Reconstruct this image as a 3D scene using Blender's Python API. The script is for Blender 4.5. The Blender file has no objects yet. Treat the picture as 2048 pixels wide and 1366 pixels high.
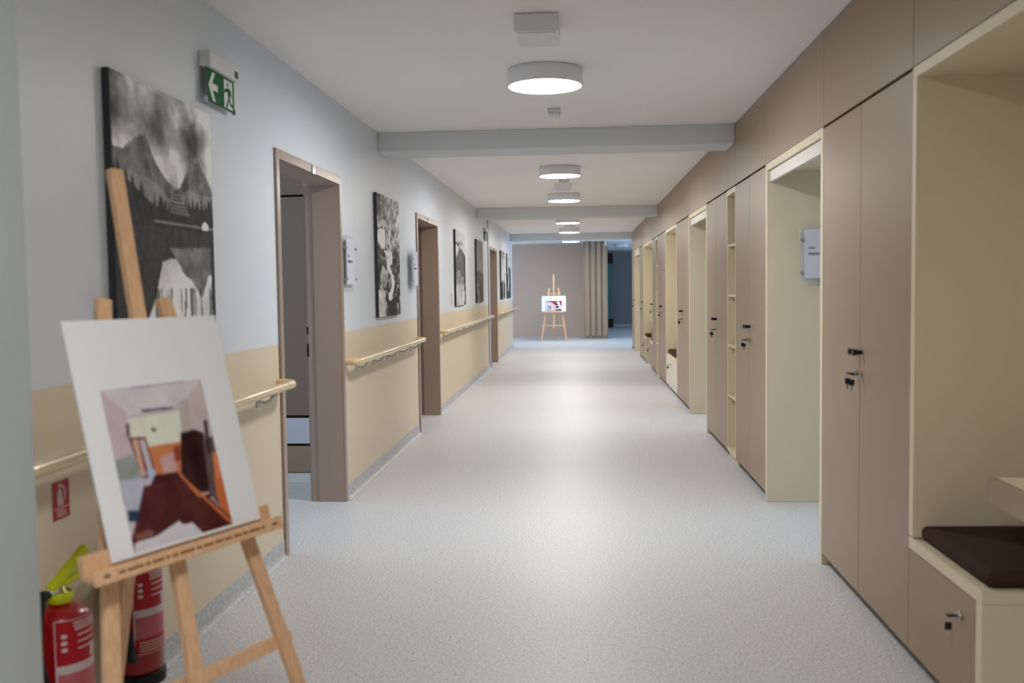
import bpy, bmesh, math, random
import numpy as np
from mathutils import Matrix, Vector
random.seed(7); RS = np.random.RandomState(11)
PI = math.pi
C = bpy.context.scene.collection
S = bpy.context.scene

# ---------------------------------------------------------------- camera
F_PX = 1911.5
yaw, pit, roll, CAMH = 0.0710851, 0.0557125, -0.0140146, 1.3431
def cam_axes():
    cy, sy, cp, sp = math.cos(yaw), math.sin(yaw), math.cos(pit), math.sin(pit)
    F = Vector((-sy*cp, cy*cp, -sp)); R = Vector((cy, sy, 0)); U = R.cross(F)
    return math.cos(roll)*R + math.sin(roll)*U, -math.sin(roll)*R + math.cos(roll)*U, F
R_, U_, F_ = cam_axes()
cd = bpy.data.cameras.new('camera'); cam = bpy.data.objects.new('camera', cd); C.objects.link(cam)
cam.matrix_world = Matrix(((R_.x, U_.x, -F_.x, 0), (R_.y, U_.y, -F_.y, 0), (R_.z, U_.z, -F_.z, CAMH), (0, 0, 0, 1)))
cd.sensor_width = 36; cd.lens = F_PX/2048*36; cd.clip_start = .05; cd.clip_end = 200
cd.dof.use_dof = True; cd.dof.focus_distance = 8.5; cd.dof.aperture_fstop = 2.8
S.camera = cam

# ---------------------------------------------------------------- world, view, daylight
w = bpy.data.worlds.new('world'); S.world = w; w.use_nodes = True
w.node_tree.nodes['Background'].inputs[0].default_value = (.35, .6, 1, 1)
w.node_tree.nodes['Background'].inputs[1].default_value = 1.0
S.view_settings.view_transform = 'Standard'; S.view_settings.look = 'None'
S.view_settings.gamma = 1; S.view_settings.use_curve_mapping = False
S.view_settings.exposure = 0.0
LAMP = 90.0            # radiance of the lit ceiling lamps
def daylight(name, loc, rot, sx, sy, power, col):
    l = bpy.data.lights.new(name, 'AREA'); l.shape = 'RECTANGLE'; l.size = sx; l.size_y = sy
    l.energy = power; l.color = col
    o = bpy.data.objects.new(name, l); C.objects.link(o); o.location = loc; o.rotation_euler = rot
# daylight entering each window opening, placed just outside the opening
daylight('window_daylight', (4.86, 23.0, 1.35), (0, PI/2, 0), 1.7, 2.0, 120, (.4, .66, 1))
daylight('window_daylight', (4.86, 28.5, 1.35), (0, PI/2, 0), 1.7, 2.0, 60, (.62, .79, 1))
daylight('window_daylight', (-5.4, 23.4, 1.35), (0, -PI/2, 0), 1.7, 2.4, 150, (.4, .66, 1))
daylight('window_daylight', (5.3, 5.6, 1.4), (0, PI/2, 0), 1.4, 2.0, 75, (.5, .74, 1))
daylight('window_daylight', (5.3, 9.6, 1.4), (0, PI/2, 0), 1.4, 2.0, 75, (.5, .74, 1))
daylight('window_daylight', (-4.66, 5.6, 1.4), (0, -PI/2, 0), 1.4, 1.6, 50, (.7, .84, 1))

xL, xR, zC, zD = -1.504, 1.145, 2.524, 2.0757

# ---------------------------------------------------------------- materials
def lin(c):
    c = np.asarray(c, float)/255
    return np.where(c <= .04045, c/12.92, ((c+.055)/1.055)**2.4)
def mat(name, rgb, rough=.5, spec=.5, metal=0, bump=0, bscale=200, var=0, vscale=8, trans=0, ior=1.45, coat=0, alpha=1):
    m = bpy.data.materials.new(name); m.use_nodes = True
    nt = m.node_tree; b = nt.nodes['Principled BSDF']
    col = tuple(lin(rgb))+(1,)
    b.inputs['Base Color'].default_value = col
    b.inputs['Roughness'].default_value = rough; b.inputs['Metallic'].default_value = metal
    b.inputs['Specular IOR Level'].default_value = spec; b.inputs['IOR'].default_value = ior
    b.inputs['Transmission Weight'].default_value = trans; b.inputs['Coat Weight'].default_value = coat
    b.inputs['Alpha'].default_value = alpha
    tc = nt.nodes.new('ShaderNodeTexCoord')
    if bump:
        n = nt.nodes.new('ShaderNodeTexNoise'); n.inputs['Scale'].default_value = bscale
        bp = nt.nodes.new('ShaderNodeBump'); bp.inputs['Strength'].default_value = bump; bp.inputs['Distance'].default_value = .002
        nt.links.new(tc.outputs['Object'], n.inputs['Vector']); nt.links.new(n.outputs['Fac'], bp.inputs['Height'])
        nt.links.new(bp.outputs['Normal'], b.inputs['Normal'])
    if var:
        n = nt.nodes.new('ShaderNodeTexNoise'); n.inputs['Scale'].default_value = vscale; n.inputs['Detail'].default_value = 4
        r = nt.nodes.new('ShaderNodeMapRange'); r.inputs[3].default_value = 1-var; r.inputs[4].default_value = 1+var
        mx = nt.nodes.new('ShaderNodeVectorMath'); mx.operation = 'SCALE'
        mx.inputs[0].default_value = col[:3]
        nt.links.new(tc.outputs['Object'], n.inputs['Vector']); nt.links.new(n.outputs['Fac'], r.inputs[0])
        nt.links.new(r.outputs[0], mx.inputs['Scale']); nt.links.new(mx.outputs[0], b.inputs['Base Color'])
    return m
def emis(name, rgb, s):
    m = bpy.data.materials.new(name); m.use_nodes = True; b = m.node_tree.nodes['Principled BSDF']
    b.inputs['Base Color'].default_value = (.8, .8, .8, 1)
    b.inputs['Emission Color'].default_value = tuple(rgb)+(1,); b.inputs['Emission Strength'].default_value = s
    return m

M = {}
M['ceiling'] = mat('ceiling_paint', (246, 243, 239), .9, .2, bump=.15, bscale=260, var=.015, vscale=2)
M['beam'] = mat('beam_paint', (222, 227, 229), .85, .2, bump=.15, bscale=260)
M['pier'] = mat('pier_paint', (188, 196, 197), .8, .2, bump=.15, bscale=260)
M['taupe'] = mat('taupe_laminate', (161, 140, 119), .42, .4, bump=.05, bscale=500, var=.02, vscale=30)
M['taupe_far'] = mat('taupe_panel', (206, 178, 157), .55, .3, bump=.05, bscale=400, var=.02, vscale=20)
M['cream'] = mat('cream_laminate', (225, 212, 184), .42, .4, bump=.05, bscale=500, var=.015, vscale=30)
M['pale'] = mat('pale_laminate', (224, 219, 208), .4, .4, bump=.03, bscale=500)
M['dark'] = mat('shadow_gap_board', (52, 44, 40), .7, .2)
M['frame'] = mat('taupe_metal_frame', (168, 148, 134), .3, .6, metal=.1, bump=.03, bscale=300)
M['leaf'] = mat('door_leaf_laminate', (138, 120, 108), .45, .4)
M['white'] = mat('white_plastic', (225, 228, 230), .4, .4, bump=.02)
M['sensor'] = mat('offwhite_plastic', (226, 226, 223), .5, .4)
M['drum'] = mat('lamp_drum_white', (240, 241, 246), .5, .4, bump=.02)
M['glow'] = emis('lamp_diffuser_lit', (1, .975, .94), LAMP)
M['unlit'] = mat('lamp_diffuser_unlit', (225, 232, 238), .4, .4)
M['chrome'] = mat('chrome', (205, 205, 208), .18, .5, metal=1)
M['black'] = mat('black_plastic', (16, 16, 18), .35, .5)
M['rubber'] = mat('black_rubber', (22, 22, 24), .6, .4)
M['red'] = mat('red_enamel', (152, 8, 20), .28, .5, coat=.3)
M['signred'] = mat('sign_red', (170, 10, 30), .5, .4)
M['signwhite'] = mat('sign_white', (205, 190, 190), .5, .4)
M['labelpink'] = mat('label_pale_red', (190, 96, 108), .45, .4)
M['neon'] = mat('yellow_green_plastic', (196, 206, 30), .45, .4)
M['gauge'] = mat('brass_valve', (150, 140, 90), .35, .5, metal=.7)
M['green'] = mat('exit_green', (0, 96, 46), .6, .15)
M['exitwhite'] = mat('exit_white', (222, 228, 222), .4, .4)
M['rail'] = mat('cream_handrail_vinyl', (222, 200, 158), .28, .5, coat=.3)
M['railend'] = mat('handrail_end_vinyl', (226, 200, 156), .32, .5, coat=.2)
M['bracket'] = mat('grey_bracket', (178, 184, 184), .35, .5, metal=.3)
M['cushion'] = mat('brown_fabric', (62, 43, 34), .9, .2, bump=.5, bscale=350, var=.12, vscale=60)
M['canvas'] = mat('canvas_edge', (60, 62, 66), .7, .2, bump=.1)
M['board'] = mat('white_foam_board', (240, 241, 245), .5, .3)
M['paper'] = mat('white_paper', (216, 219, 232), .6, .3)
M['ink'] = mat('dark_ink', (50, 54, 66), .6, .2)
M['stampink'] = mat('brown_print_ink', (146, 104, 68), .6, .2)
M['joint'] = mat('dark_joint', (70, 76, 96), .6, .3)
M['cover'] = mat('pale_joint_cover', (206, 208, 222), .35, .5)
M['teal'] = mat('teal_glass', (60, 120, 120), .12, .6, coat=.3)
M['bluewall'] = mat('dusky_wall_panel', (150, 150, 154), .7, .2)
M['roomwhite'] = mat('room_drawer_white', (205, 208, 222), .5, .3)

def acrylic():
    m = bpy.data.materials.new('clear_acrylic'); m.use_nodes = True; nt = m.node_tree
    b = nt.nodes['Principled BSDF']; b.inputs['Base Color'].default_value = (.82, .9, .92, 1)
    b.inputs['Roughness'].default_value = .05; b.inputs['Alpha'].default_value = .16
    return m
M['acrylic'] = acrylic()
def acry2():
    m = bpy.data.materials.new('window_glass'); m.use_nodes = True; b = m.node_tree.nodes['Principled BSDF']
    b.inputs['Base Color'].default_value = (.9, .95, 1, 1); b.inputs['Roughness'].default_value = .02; b.inputs['Alpha'].default_value = .12
    return m
M['glass'] = acry2()

def wood():
    m = bpy.data.materials.new('beech_wood'); m.use_nodes = True; nt = m.node_tree; b = nt.nodes['Principled BSDF']
    tc = nt.nodes.new('ShaderNodeTexCoord'); mp = nt.nodes.new('ShaderNodeMapping'); mp.inputs['Scale'].default_value = (40, 40, 2.2)
    n = nt.nodes.new('ShaderNodeTexNoise'); n.inputs['Scale'].default_value = 3; n.inputs['Detail'].default_value = 6
    r = nt.nodes.new('ShaderNodeValToRGB')
    r.color_ramp.elements[0].position = .3; r.color_ramp.elements[0].color = tuple(lin((214, 168, 126)))+(1,)
    r.color_ramp.elements[1].position = .7; r.color_ramp.elements[1].color = tuple(lin((236, 194, 154)))+(1,)
    nt.links.new(tc.outputs['Object'], mp.inputs[0]); nt.links.new(mp.outputs[0], n.inputs['Vector'])
    nt.links.new(n.outputs['Fac'], r.inputs[0]); nt.links.new(r.outputs[0], b.inputs['Base Color'])
    b.inputs['Roughness'].default_value = .5
    return m
M['wood'] = wood()

def wall_paint():
    """pale blue-grey paint above, beige dado paint below a line at 1.08 m"""
    m = bpy.data.materials.new('two_tone_wall_paint'); m.use_nodes = True; nt = m.node_tree; b = nt.nodes['Principled BSDF']
    g = nt.nodes.new('ShaderNodeNewGeometry'); s = nt.nodes.new('ShaderNodeSeparateXYZ')
    gt = nt.nodes.new('ShaderNodeMath'); gt.operation = 'GREATER_THAN'; gt.inputs[1].default_value = 1.08
    mx = nt.nodes.new('ShaderNodeMix'); mx.data_type = 'RGBA'
    mx.inputs[6].default_value = tuple(lin((224, 209, 183)))+(1,); mx.inputs[7].default_value = tuple(lin((222, 228, 235)))+(1,)
    nt.links.new(g.outputs['Position'], s.inputs[0]); nt.links.new(s.outputs['Z'], gt.inputs[0])
    nt.links.new(gt.outputs[0], mx.inputs[0]); nt.links.new(mx.outputs[2], b.inputs['Base Color'])
    b.inputs['Roughness'].default_value = .45; b.inputs['Specular IOR Level'].default_value = .35
    n = nt.nodes.new('ShaderNodeTexNoise'); n.inputs['Scale'].default_value = 240
    bp = nt.nodes.new('ShaderNodeBump'); bp.inputs['Strength'].default_value = .12; bp.inputs['Distance'].default_value = .002
    nt.links.new(g.outputs['Position'], n.inputs['Vector']); nt.links.new(n.outputs['Fac'], bp.inputs['Height']); nt.links.new(bp.outputs[0], b.inputs['Normal'])
    return m
M['wall'] = wall_paint()

def vinyl(name, base, rough):
    """homogeneous vinyl with fine light and dark chips"""
    m = bpy.data.materials.new(name); m.use_nodes = True; nt = m.node_tree; b = nt.nodes['Principled BSDF']
    g = nt.nodes.new('ShaderNodeNewGeometry')
    n1 = nt.nodes.new('ShaderNodeTexNoise'); n1.inputs['Scale'].default_value = 95; n1.inputs['Detail'].default_value = 3
    n1.inputs['Roughness'].default_value = .75
    r = nt.nodes.new('ShaderNodeValToRGB'); e = r.color_ramp.elements
    e[0].position = .34; e[0].color = tuple(lin(np.array(base)*.76))+(1,)
    e[1].position = .66; e[1].color = tuple(lin(np.minimum(np.array(base)*1.11, 250)))+(1,)
    x = e.new(.46); x.color = tuple(lin(np.array(base)*.97))+(1,)
    x = e.new(.56); x.color = tuple(lin(np.array(base)*1.02))+(1,)
    n2 = nt.nodes.new('ShaderNodeTexNoise'); n2.inputs['Scale'].default_value = 1.3; n2.inputs['Detail'].default_value = 3
    mr = nt.nodes.new('ShaderNodeMapRange'); mr.inputs[3].default_value = rough-.04; mr.inputs[4].default_value = rough+.04
    nt.links.new(g.outputs['Position'], n1.inputs['Vector']); nt.links.new(n1.outputs['Fac'], r.inputs[0])
    nt.links.new(r.outputs[0], b.inputs['Base Color'])
    nt.links.new(g.outputs['Position'], n2.inputs['Vector']); nt.links.new(n2.outputs['Fac'], mr.inputs[0]); nt.links.new(mr.outputs[0], b.inputs['Roughness'])
    b.inputs['Specular IOR Level'].default_value = .5
    return m
M['floor'] = vinyl('speckled_grey_vinyl', (210, 211, 213), .46)
M['cove'] = vinyl('speckled_grey_vinyl_cove', (196, 198, 200), .45)

def painted():
    m = bpy.data.materials.new('printed_picture'); m.use_nodes = True; nt = m.node_tree; b = nt.nodes['Principled BSDF']
    a = nt.nodes.new('ShaderNodeVertexColor'); a.layer_name = 'Col'
    nt.links.new(a.outputs[0], b.inputs['Base Color']); b.inputs['Roughness'].default_value = .6; b.inputs['Specular IOR Level'].default_value = .15
    return m
M['print'] = painted()

# ---------------------------------------------------------------- mesh helpers
class MB:
    def __init__(s): s.v = []; s.f = []; s.sm = []
    def add(s, vs, fs, smooth=False):
        o = len(s.v); s.v += [tuple(x) for x in vs]; s.f += [tuple(i+o for i in f) for f in fs]; s.sm += [smooth]*len(fs); return s
    def box(s, x0, x1, y0, y1, z0, z1, bev=0):
        if x0 > x1: x0, x1 = x1, x0
        if y0 > y1: y0, y1 = y1, y0
        if z0 > z1: z0, z1 = z1, z0
        if bev <= 0:
            vs = [(x, y, z) for x in (x0, x1) for y in (y0, y1) for z in (z0, z1)]
            return s.add(vs, [(0, 1, 3, 2), (4, 6, 7, 5), (0, 4, 5, 1), (2, 3, 7, 6), (0, 2, 6, 4), (1, 5, 7, 3)])
        bm = bmesh.new(); bmesh.ops.create_cube(bm, size=1)
        for v in bm.verts: v.co = Vector(((x0+x1)/2+v.co.x*(x1-x0), (y0+y1)/2+v.co.y*(y1-y0), (z0+z1)/2+v.co.z*(z1-z0)))
        bmesh.ops.bevel(bm, geom=bm.edges[:], offset=bev, segments=2 if bev < .01 else 4, affect='EDGES', profile=.5)
        bm.verts.index_update()
        s.add([v.co[:] for v in bm.verts], [[v.index for v in f.verts] for f in bm.faces], bev >= .01); bm.free(); return s
    def obox(s, c, ax, ay, az, hx, hy, hz, bev=0):
        """box with its own axes"""
        t = MB().box(-hx, hx, -hy, hy, -hz, hz, bev)
        return s.add([tuple(Vector(c)+ax*q[0]+ay*q[1]+az*q[2]) for q in t.v], t.f, False)
    def tube(s, pts, r, n=14, cap=True, radii=None):
        pts = [Vector(p) for p in pts]; rings = []; prev = None
        for i, p in enumerate(pts):
            t = (pts[min(i+1, len(pts)-1)]-pts[max(i-1, 0)]).normalized()
            if prev is None:
                a = Vector((0, 0, 1)) if abs(t.z) < .9 else Vector((1, 0, 0)); u = t.cross(a).normalized()
            else: u = (prev-t*prev.dot(t)).normalized()
            prev = u; v = t.cross(u); rr = radii[i] if radii else r
            rings.append([p+u*math.cos(2*PI*k/n)*rr+v*math.sin(2*PI*k/n)*rr for k in range(n)])
        vs = [q for R in rings for q in R]; fs = []
        for i in range(len(rings)-1):
            for k in range(n): fs.append((i*n+k, i*n+(k+1) % n, (i+1)*n+(k+1) % n, (i+1)*n+k))
        s.add(vs, fs, True)
        if cap:
            s.add(rings[0], [tuple(range(n))[::-1]]); s.add(rings[-1], [tuple(range(n))])
        return s
    def lathe(s, prof, c=(0, 0, 0), n=32, smooth=True):
        vs = [(c[0]+r*math.cos(2*PI*k/n), c[1]+r*math.sin(2*PI*k/n), c[2]+z) for r, z in prof for k in range(n)]
        fs = [(i*n+k, i*n+(k+1) % n, (i+1)*n+(k+1) % n, (i+1)*n+k) for i in range(len(prof)-1) for k in range(n)]
        return s.add(vs, fs, smooth)
    def prism(s, poly, o, eu, ev, en, t):
        """polygon (u,v) extruded by t along en"""
        o, eu, ev, en = Vector(o), Vector(eu), Vector(ev), Vector(en); n = len(poly)
        a = [o+eu*u+ev*v for u, v in poly]; b = [q+en*t for q in a]
        return s.add(a+b, [tuple(range(n))[::-1], tuple(range(n, 2*n))]+[(i, (i+1) % n, (i+1) % n+n, i+n) for i in range(n)])
    def build(s, name, m, parent=None):
        me = bpy.data.meshes.new(name); me.from_pydata(s.v, [], s.f); me.materials.append(m)
        me.polygons.foreach_set('use_smooth', s.sm)
        bm = bmesh.new(); bm.from_mesh(me); bmesh.ops.recalc_face_normals(bm, faces=bm.faces); bm.to_mesh(me); bm.free()
        o = bpy.data.objects.new(name, me); C.objects.link(o)
        if parent is not None:
            # every mesh is written in world coordinates; children keep their world place
            loc = wloc(parent); o.parent = parent
            me.transform(Matrix.Translation(-Vector(loc)))
        return o
def wloc(o):
    v = Vector(o.location)
    while o.parent: o = o.parent; v += Vector(o.location)
    return v
def tag(o, label=None, cat=None, group=None, kind=None):
    if label: o['label'] = label
    if cat: o['category'] = cat
    if group: o['group'] = group
    if kind: o['kind'] = kind
    return o
def thing(name, loc, label, cat, group=None):
    o = bpy.data.objects.new(name, None); o.empty_display_size = .05; C.objects.link(o); o.location = loc
    return tag(o, label, cat, group)
def struct(o): o['kind'] = 'structure'; return o
def copy_tree(o, parent=None, delta=None):
    c = o.copy(); C.objects.link(c)
    if parent is not None: c.parent = parent
    if delta is not None: c.location = Vector(o.location)+Vector(delta)
    for ch in list(o.children): copy_tree(ch, c)
    return c
def text_mesh(name, body, size, o, eu, ev, en, m, parent, thick=.0004, bold=0.0):
    cu = bpy.data.curves.new('t', 'FONT'); cu.body = body; cu.size = size; cu.extrude = thick; cu.offset = bold
    ob = bpy.data.objects.new('t', cu); C.objects.link(ob)
    dg = bpy.context.evaluated_depsgraph_get(); me = bpy.data.meshes.new_from_object(ob.evaluated_get(dg))
    bpy.data.objects.remove(ob); me.name = name
    eu, ev, en, o = Vector(eu), Vector(ev), Vector(en), Vector(o)
    pl = wloc(parent) if parent else Vector((0, 0, 0))
    for v in me.vertices:
        c = v.co.copy(); v.co = o+eu*c.x+ev*c.y+en*(c.z+thick)-pl
    me.materials.clear(); me.materials.append(m)
    t = bpy.data.objects.new(name, me); C.objects.link(t)
    if parent: t.parent = parent
    return t

# ---------------------------------------------------------------- setting
bx = lambda *a, **k: MB().box(*a, **k)
struct(bx(-5.2, 5.2, -4, 33, -.1, 0).build('floor', M['floor']))
struct(bx(-5.2, 5.2, -4, 33, zC, zC+.12).build('ceiling', M['ceiling']))
WT = .222
DOORS = [(4.68, 5.98), (8.79, 10.13), (16.02, 17.36)]
wb = MB(); y = -4
for a, b in DOORS:
    wb.box(xL-WT, xL, y, a+.03, 0, zC); wb.box(xL-WT, xL, a+.03, b-.03, 2.03, zC); y = b-.03
wb.box(xL-WT, xL, y, 21.53, 0, zC)
struct(wb.build('wall_left', M['wall']))
# coved vinyl skirting
sk = MB(); y = -4
def cove(mb, y0, y1):
    prof = [(0, .0905), (.004, .091), (.004, .03)]+[(.004+.024*(1-math.cos(t)), .03-.0285*math.sin(t)) for t in np.linspace(.2, PI/2, 6)]+[(.03, 0.0005), (0, .0005)]
    n = len(prof); vs = [(xL+u, yy, z) for yy in (y0, y1) for u, z in prof]
    mb.add(vs, [(i, (i+1) % n, (i+1) % n+n, i+n) for i in range(n)]+[tuple(range(n)), tuple(range(n, 2*n))[::-1]])
for a, b in DOORS: cove(sk, y, a-.002); y = b+.002
cove(sk, y, 21.53)
struct(sk.build('baseboard_left', M['cove']))
struct(bx(xL, -1.197, 1.72, 2.0, 0, zC).build('wall_pier', M['pier']))
struct(bx(-5.2, 6, -4.12, -4, 0, zC).build('wall_back', M['pier']))
# three ceiling beams
for i, (y0, y1, z0) in enumerate(((7.18, 7.572, 2.382), (14.09, 14.48, 2.372), (20.94, 21.36, 2.372))):
    struct(bx(xL, xR if i < 2 else 1.72, y0, y1, z0, zC, bev=.004).build('trim_%d' % (i+1), M['beam']))
# wall behind the cupboards with its doorways
P = [(4.607, 5.994), (8.724, 10.136), (18.43, 19.99)]     # recessed portals
XB = 1.74
wr = MB(); y = -4
for a, b in P[:2]:
    wr.box(XB, XB+.14, y, a+.2, 0, zC); wr.box(XB, XB+.14, a+.2, b-.2, 2.0, zC); y = b-.2
wr.box(XB, XB+.14, y, 21.2, 0, zC)
struct(wr.build('wall_right', M['beam']))
# rooms behind the portals (side walls and a window wall)
rm = MB(); rm.box(XB+.14, 5.1, 3.9, 4.0, 0, zC).box(XB+.14, 5.1, 11.2, 11.3, 0, zC).box(XB+.14, 5.1, 7.5, 7.6, 0, zC)
struct(rm.build('wall_rooms_right', M['beam']))
def window_wall(name, x0, x1, ya, yb, wins, z0, z1):
    mb = MB(); y = ya
    for a, b in wins:
        mb.box(x0, x1, y, a, 0, zC); mb.box(x0, x1, a, b, 0, z0); mb.box(x0, x1, a, b, z1, zC); y = b
    mb.box(x0, x1, y, yb, 0, zC); return struct(mb.build(name, M['beam']))
wn = [0]
def window(x0, x1, a, b, z0, z1):
    wn[0] += 1; xm = (x0+x1)/2
    f = MB(); t = .06
    f.box(xm-.03, xm+.03, a+.002, a+t, z0+.002, z1-.002).box(xm-.03, xm+.03, b-t, b-.002, z0+.002, z1-.002)
    f.box(xm-.03, xm+.03, a+t, b-t, z0+.002, z0+t).box(xm-.03, xm+.03, a+t, b-t, z1-t, z1-.002)
    f.box(xm-.03, xm+.03, (a+b)/2-.03, (a+b)/2+.03, z0+t, z1-t)
    o = struct(f.build('window_%d' % wn[0], M['white']))
    bx(xm-.004, xm+.004, a+t, b-t, z0+t, z1-t).build('pane', M['glass'], o)
window_wall('wall_rooms_outer', 5.1, 5.2, 3.9, 11.3, [(4.6, 6.6), (8.6, 10.6)], .7, 2.1)
window(5.1, 5.2, 4.6, 6.6, .7, 2.1); window(5.1, 5.2, 8.6, 10.6, .7, 2.1)
# room behind the first left doorway
rl = MB(); rl.box(-4.5, xL-WT, 4.0, 4.1, 0, zC).box(-4.5, xL-WT, 7.6, 7.7, 0, zC)
struct(rl.build('wall_rooms_left', M['beam']))
window_wall('wall_room_outer_left', -4.6, -4.5, 4.0, 7.7, [(4.8, 6.4)], .7, 2.1); window(-4.6, -4.5, 4.8, 6.4, .7, 2.1)
# lobby past the third beam
struct(bx(-5.2, xL-WT, 21.4, 21.53, 0, zC).build('wall_lobby_near_left', M['wall']))
struct(bx(XB+.14, 4.7, 21.08, 21.2, 0, zC).build('wall_lobby_near_right', M['wall']))
window_wall('wall_lobby_left', -5.2, -5.1, 21.53, 26.0, [(22.2, 24.6)], .5, 2.2); window(-5.2, -5.1, 22.2, 24.6, .5, 2.2)
window_wall('wall_lobby_right', 4.6, 4.72, 21.2, 32.9, [(22.0, 24.0), (27.5, 29.5)], .5, 2.2); window(4.6, 4.72, 22.0, 24.0, .5, 2.2); window(4.6, 4.72, 27.5, 29.5, .5, 2.2)
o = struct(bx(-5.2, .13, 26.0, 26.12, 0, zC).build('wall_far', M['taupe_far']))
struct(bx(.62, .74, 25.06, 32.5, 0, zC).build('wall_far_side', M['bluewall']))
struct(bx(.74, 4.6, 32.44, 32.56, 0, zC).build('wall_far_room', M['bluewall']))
struct(bx(.745, 4.6, 32.425, 32.438, 0, .07).build('baseboard_far_room', M['cove']))

# ribbed panel standing in front of the taupe end wall
t = thing('ribbed_wall_panel', (.43, 24.9, 0), 'tall taupe panel with four raised vertical ribs, right of the easel at the corridor end', 'wall panel')
bx(.105, .735, 24.90, 25.0, .002, zC-.002).build('backboard', M['taupe'], t)
for i, xx in enumerate((.155, .305, .455, .605)):
    bx(xx, xx+.10, 24.845, 24.898, .075, zC-.003, bev=.002).build('rib', M['taupe'], t)
o = bx(.66, .71, 24.80, 24.842, 2.40, zC-.002, bev=.004).build('alarm_box', M['white'])
tag(o, 'small white box fixed at the top right corner of the ribbed taupe panel', 'sensor')

# ---------------------------------------------------------------- left doors
def door(i, a, b, leaf):
    nm = 'door_%d' % i
    f = MB(); zt = 2.055; fw = .05; xo = xL+.014
    # face trims on the corridor side
    f.box(xL, xo, a, a+fw, .001, zt, .003).box(xL, xo, b-fw, b, .001, zt, .003).box(xL, xo, a+fw, b-fw, zt-fw, zt, .003)
    # stepped lining
    for x0, x1, d in ((xL-.1615, xL+.001, 0), (xL-.2095, xL-.1615, .012), (xL-.2225, xL-.2095, .026)):
        f.box(x0, x1, b-fw-.002+d, b-.032, .001, zt-fw)
        f.box(x0, x1, a+.032, a+fw+.002-d if d < .02 else a+.034, .001, zt-fw)
        f.box(x0, x1, a+.032, b-.032, zt-fw-.002+d, 2.028 if d < .02 else 2.0285)
    fr = struct(f.build(nm, M['frame']))
    m = (a+b)/2
    bx(xo, xo+.006, m-.02, m+.035, zt-fw-.004, zt-.004, .002).build('frame_clip', M['chrome'], fr)
    if i == 1:
        for z0, z1 in ((1.07, 1.118), (.925, 1.01)): bx(xL-.2225, xL-.2098, b-.0385, b-.0325, z0, z1).build('strike_plate', M['black'], fr)
    if leaf:
        l = bx(xL-.2215, xL-.186, a+.053, b-.053, .006, zt-fw-.004, .002).build('door_leaf', M['leaf'], fr)
        MB().tube([(xL-.186, b-.14, 1.03), (xL-.145, b-.14, 1.03), (xL-.14, b-.15, 1.03), (xL-.14, b-.26, 1.03)], .009, 10).build('door_handle', M['chrome'], l)
    return fr
door(1, *DOORS[0], False); door(2, *DOORS[1], True); door(3, *DOORS[2], True)
# pale joint cover between the second exit sign and the third doorway
o = MB().box(xL, xL+.006, 15.80, 16.015, .0925, zC-.001).build('joint_cover', M['cover'])
tag(o, 'pale full height strip covering the wall joint beside the third left doorway', 'joint cover')
bx(xL, xL+.007, 15.745, 15.80, .0925, zC-.001).build('dark_seam', M['joint'], o)

# wardrobe seen inside the first room
t = thing('wardrobe', (-2.3, 6.8, 0), 'dark taupe wardrobe inside the room behind the first left doorway', 'wardrobe')
bx(-3.0, -1.775, 6.56, 7.1, .07, 2.3).build('carcass', M['dark'], t)
bx(-3.0, -1.775, 6.535, 6.555, .475, 1.995, .002).build('door', M['leaf'], t)
bx(-3.0, -1.775, 6.535, 6.555, 2.01, 2.3, .002).build('top_door', M['leaf'], t)
d = bx(-3.0, -1.775, 6.535, 6.555, .275, .455, .002).build('drawer', M['roomwhite'], t); d['label'] = 'white drawer front'
bx(-3.0, -1.775, 6.535, 6.555, .072, .257, .002).build('drawer', M['taupe'], t)
bx(-3.0, -1.775, 6.54, 7.1, .0, .066).build('plinth', M['sensor'], t)

# ---------------------------------------------------------------- ceiling lamps and boxes
def lamp(x, y, label, lit=True, group=None):
    t = thing('ceiling_lamp', (x, y, zC), label, 'ceiling lamp', group)
    r = .203; h = .09; zb = zC-h
    MB().lathe([(0, -.001), (r-.003, -.001), (r, -.004), (r, -h+.002), (r-.002, -h), (r-.006, -h), (r-.006, -h+.008), (0, -h+.008)], (x, y, zC), 64).build('drum_shade', M['drum'], t)
    MB().lathe([(r-.0065, .0075), (r-.0065, .001), (r-.02, -.0005), (0.0005, -.0005)], (x, y, zb), 64).build('diffuser', M['glow'] if lit else M['unlit'], t)
    return t
LG = 'round lit drum lamps along the corridor ceiling'
lamp(-.176, 5.267, 'largest round white drum ceiling lamp, lit, nearest in front of the first beam', group=LG)
lamp(-.180, 9.48, 'round lit drum ceiling lamp just beyond the first beam, second nearest', group=LG)
lamp(-.183, 12.21, 'round lit drum ceiling lamp behind the square box, just before the second beam', group=LG)
lamp(-.188, 16.42, 'round lit drum ceiling lamp first in view below the second beam', group=LG)
lamp(-.189, 19.22, 'round lit drum ceiling lamp just before the third beam', group=LG)
lamp(-.190, 23.1, 'round lit drum ceiling lamp above the far easel, partly cut by the third beam', group=LG)
lamp(1.14, 26.6, 'unlit round drum ceiling lamp in the dim bluish room at far right', lit=False)
lamp(-.175, .6, 'round lit drum ceiling lamp added out of view to light the near easel and floor', group=LG)  # unseen lamp, added to light the near easel and floor; position estimated

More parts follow.
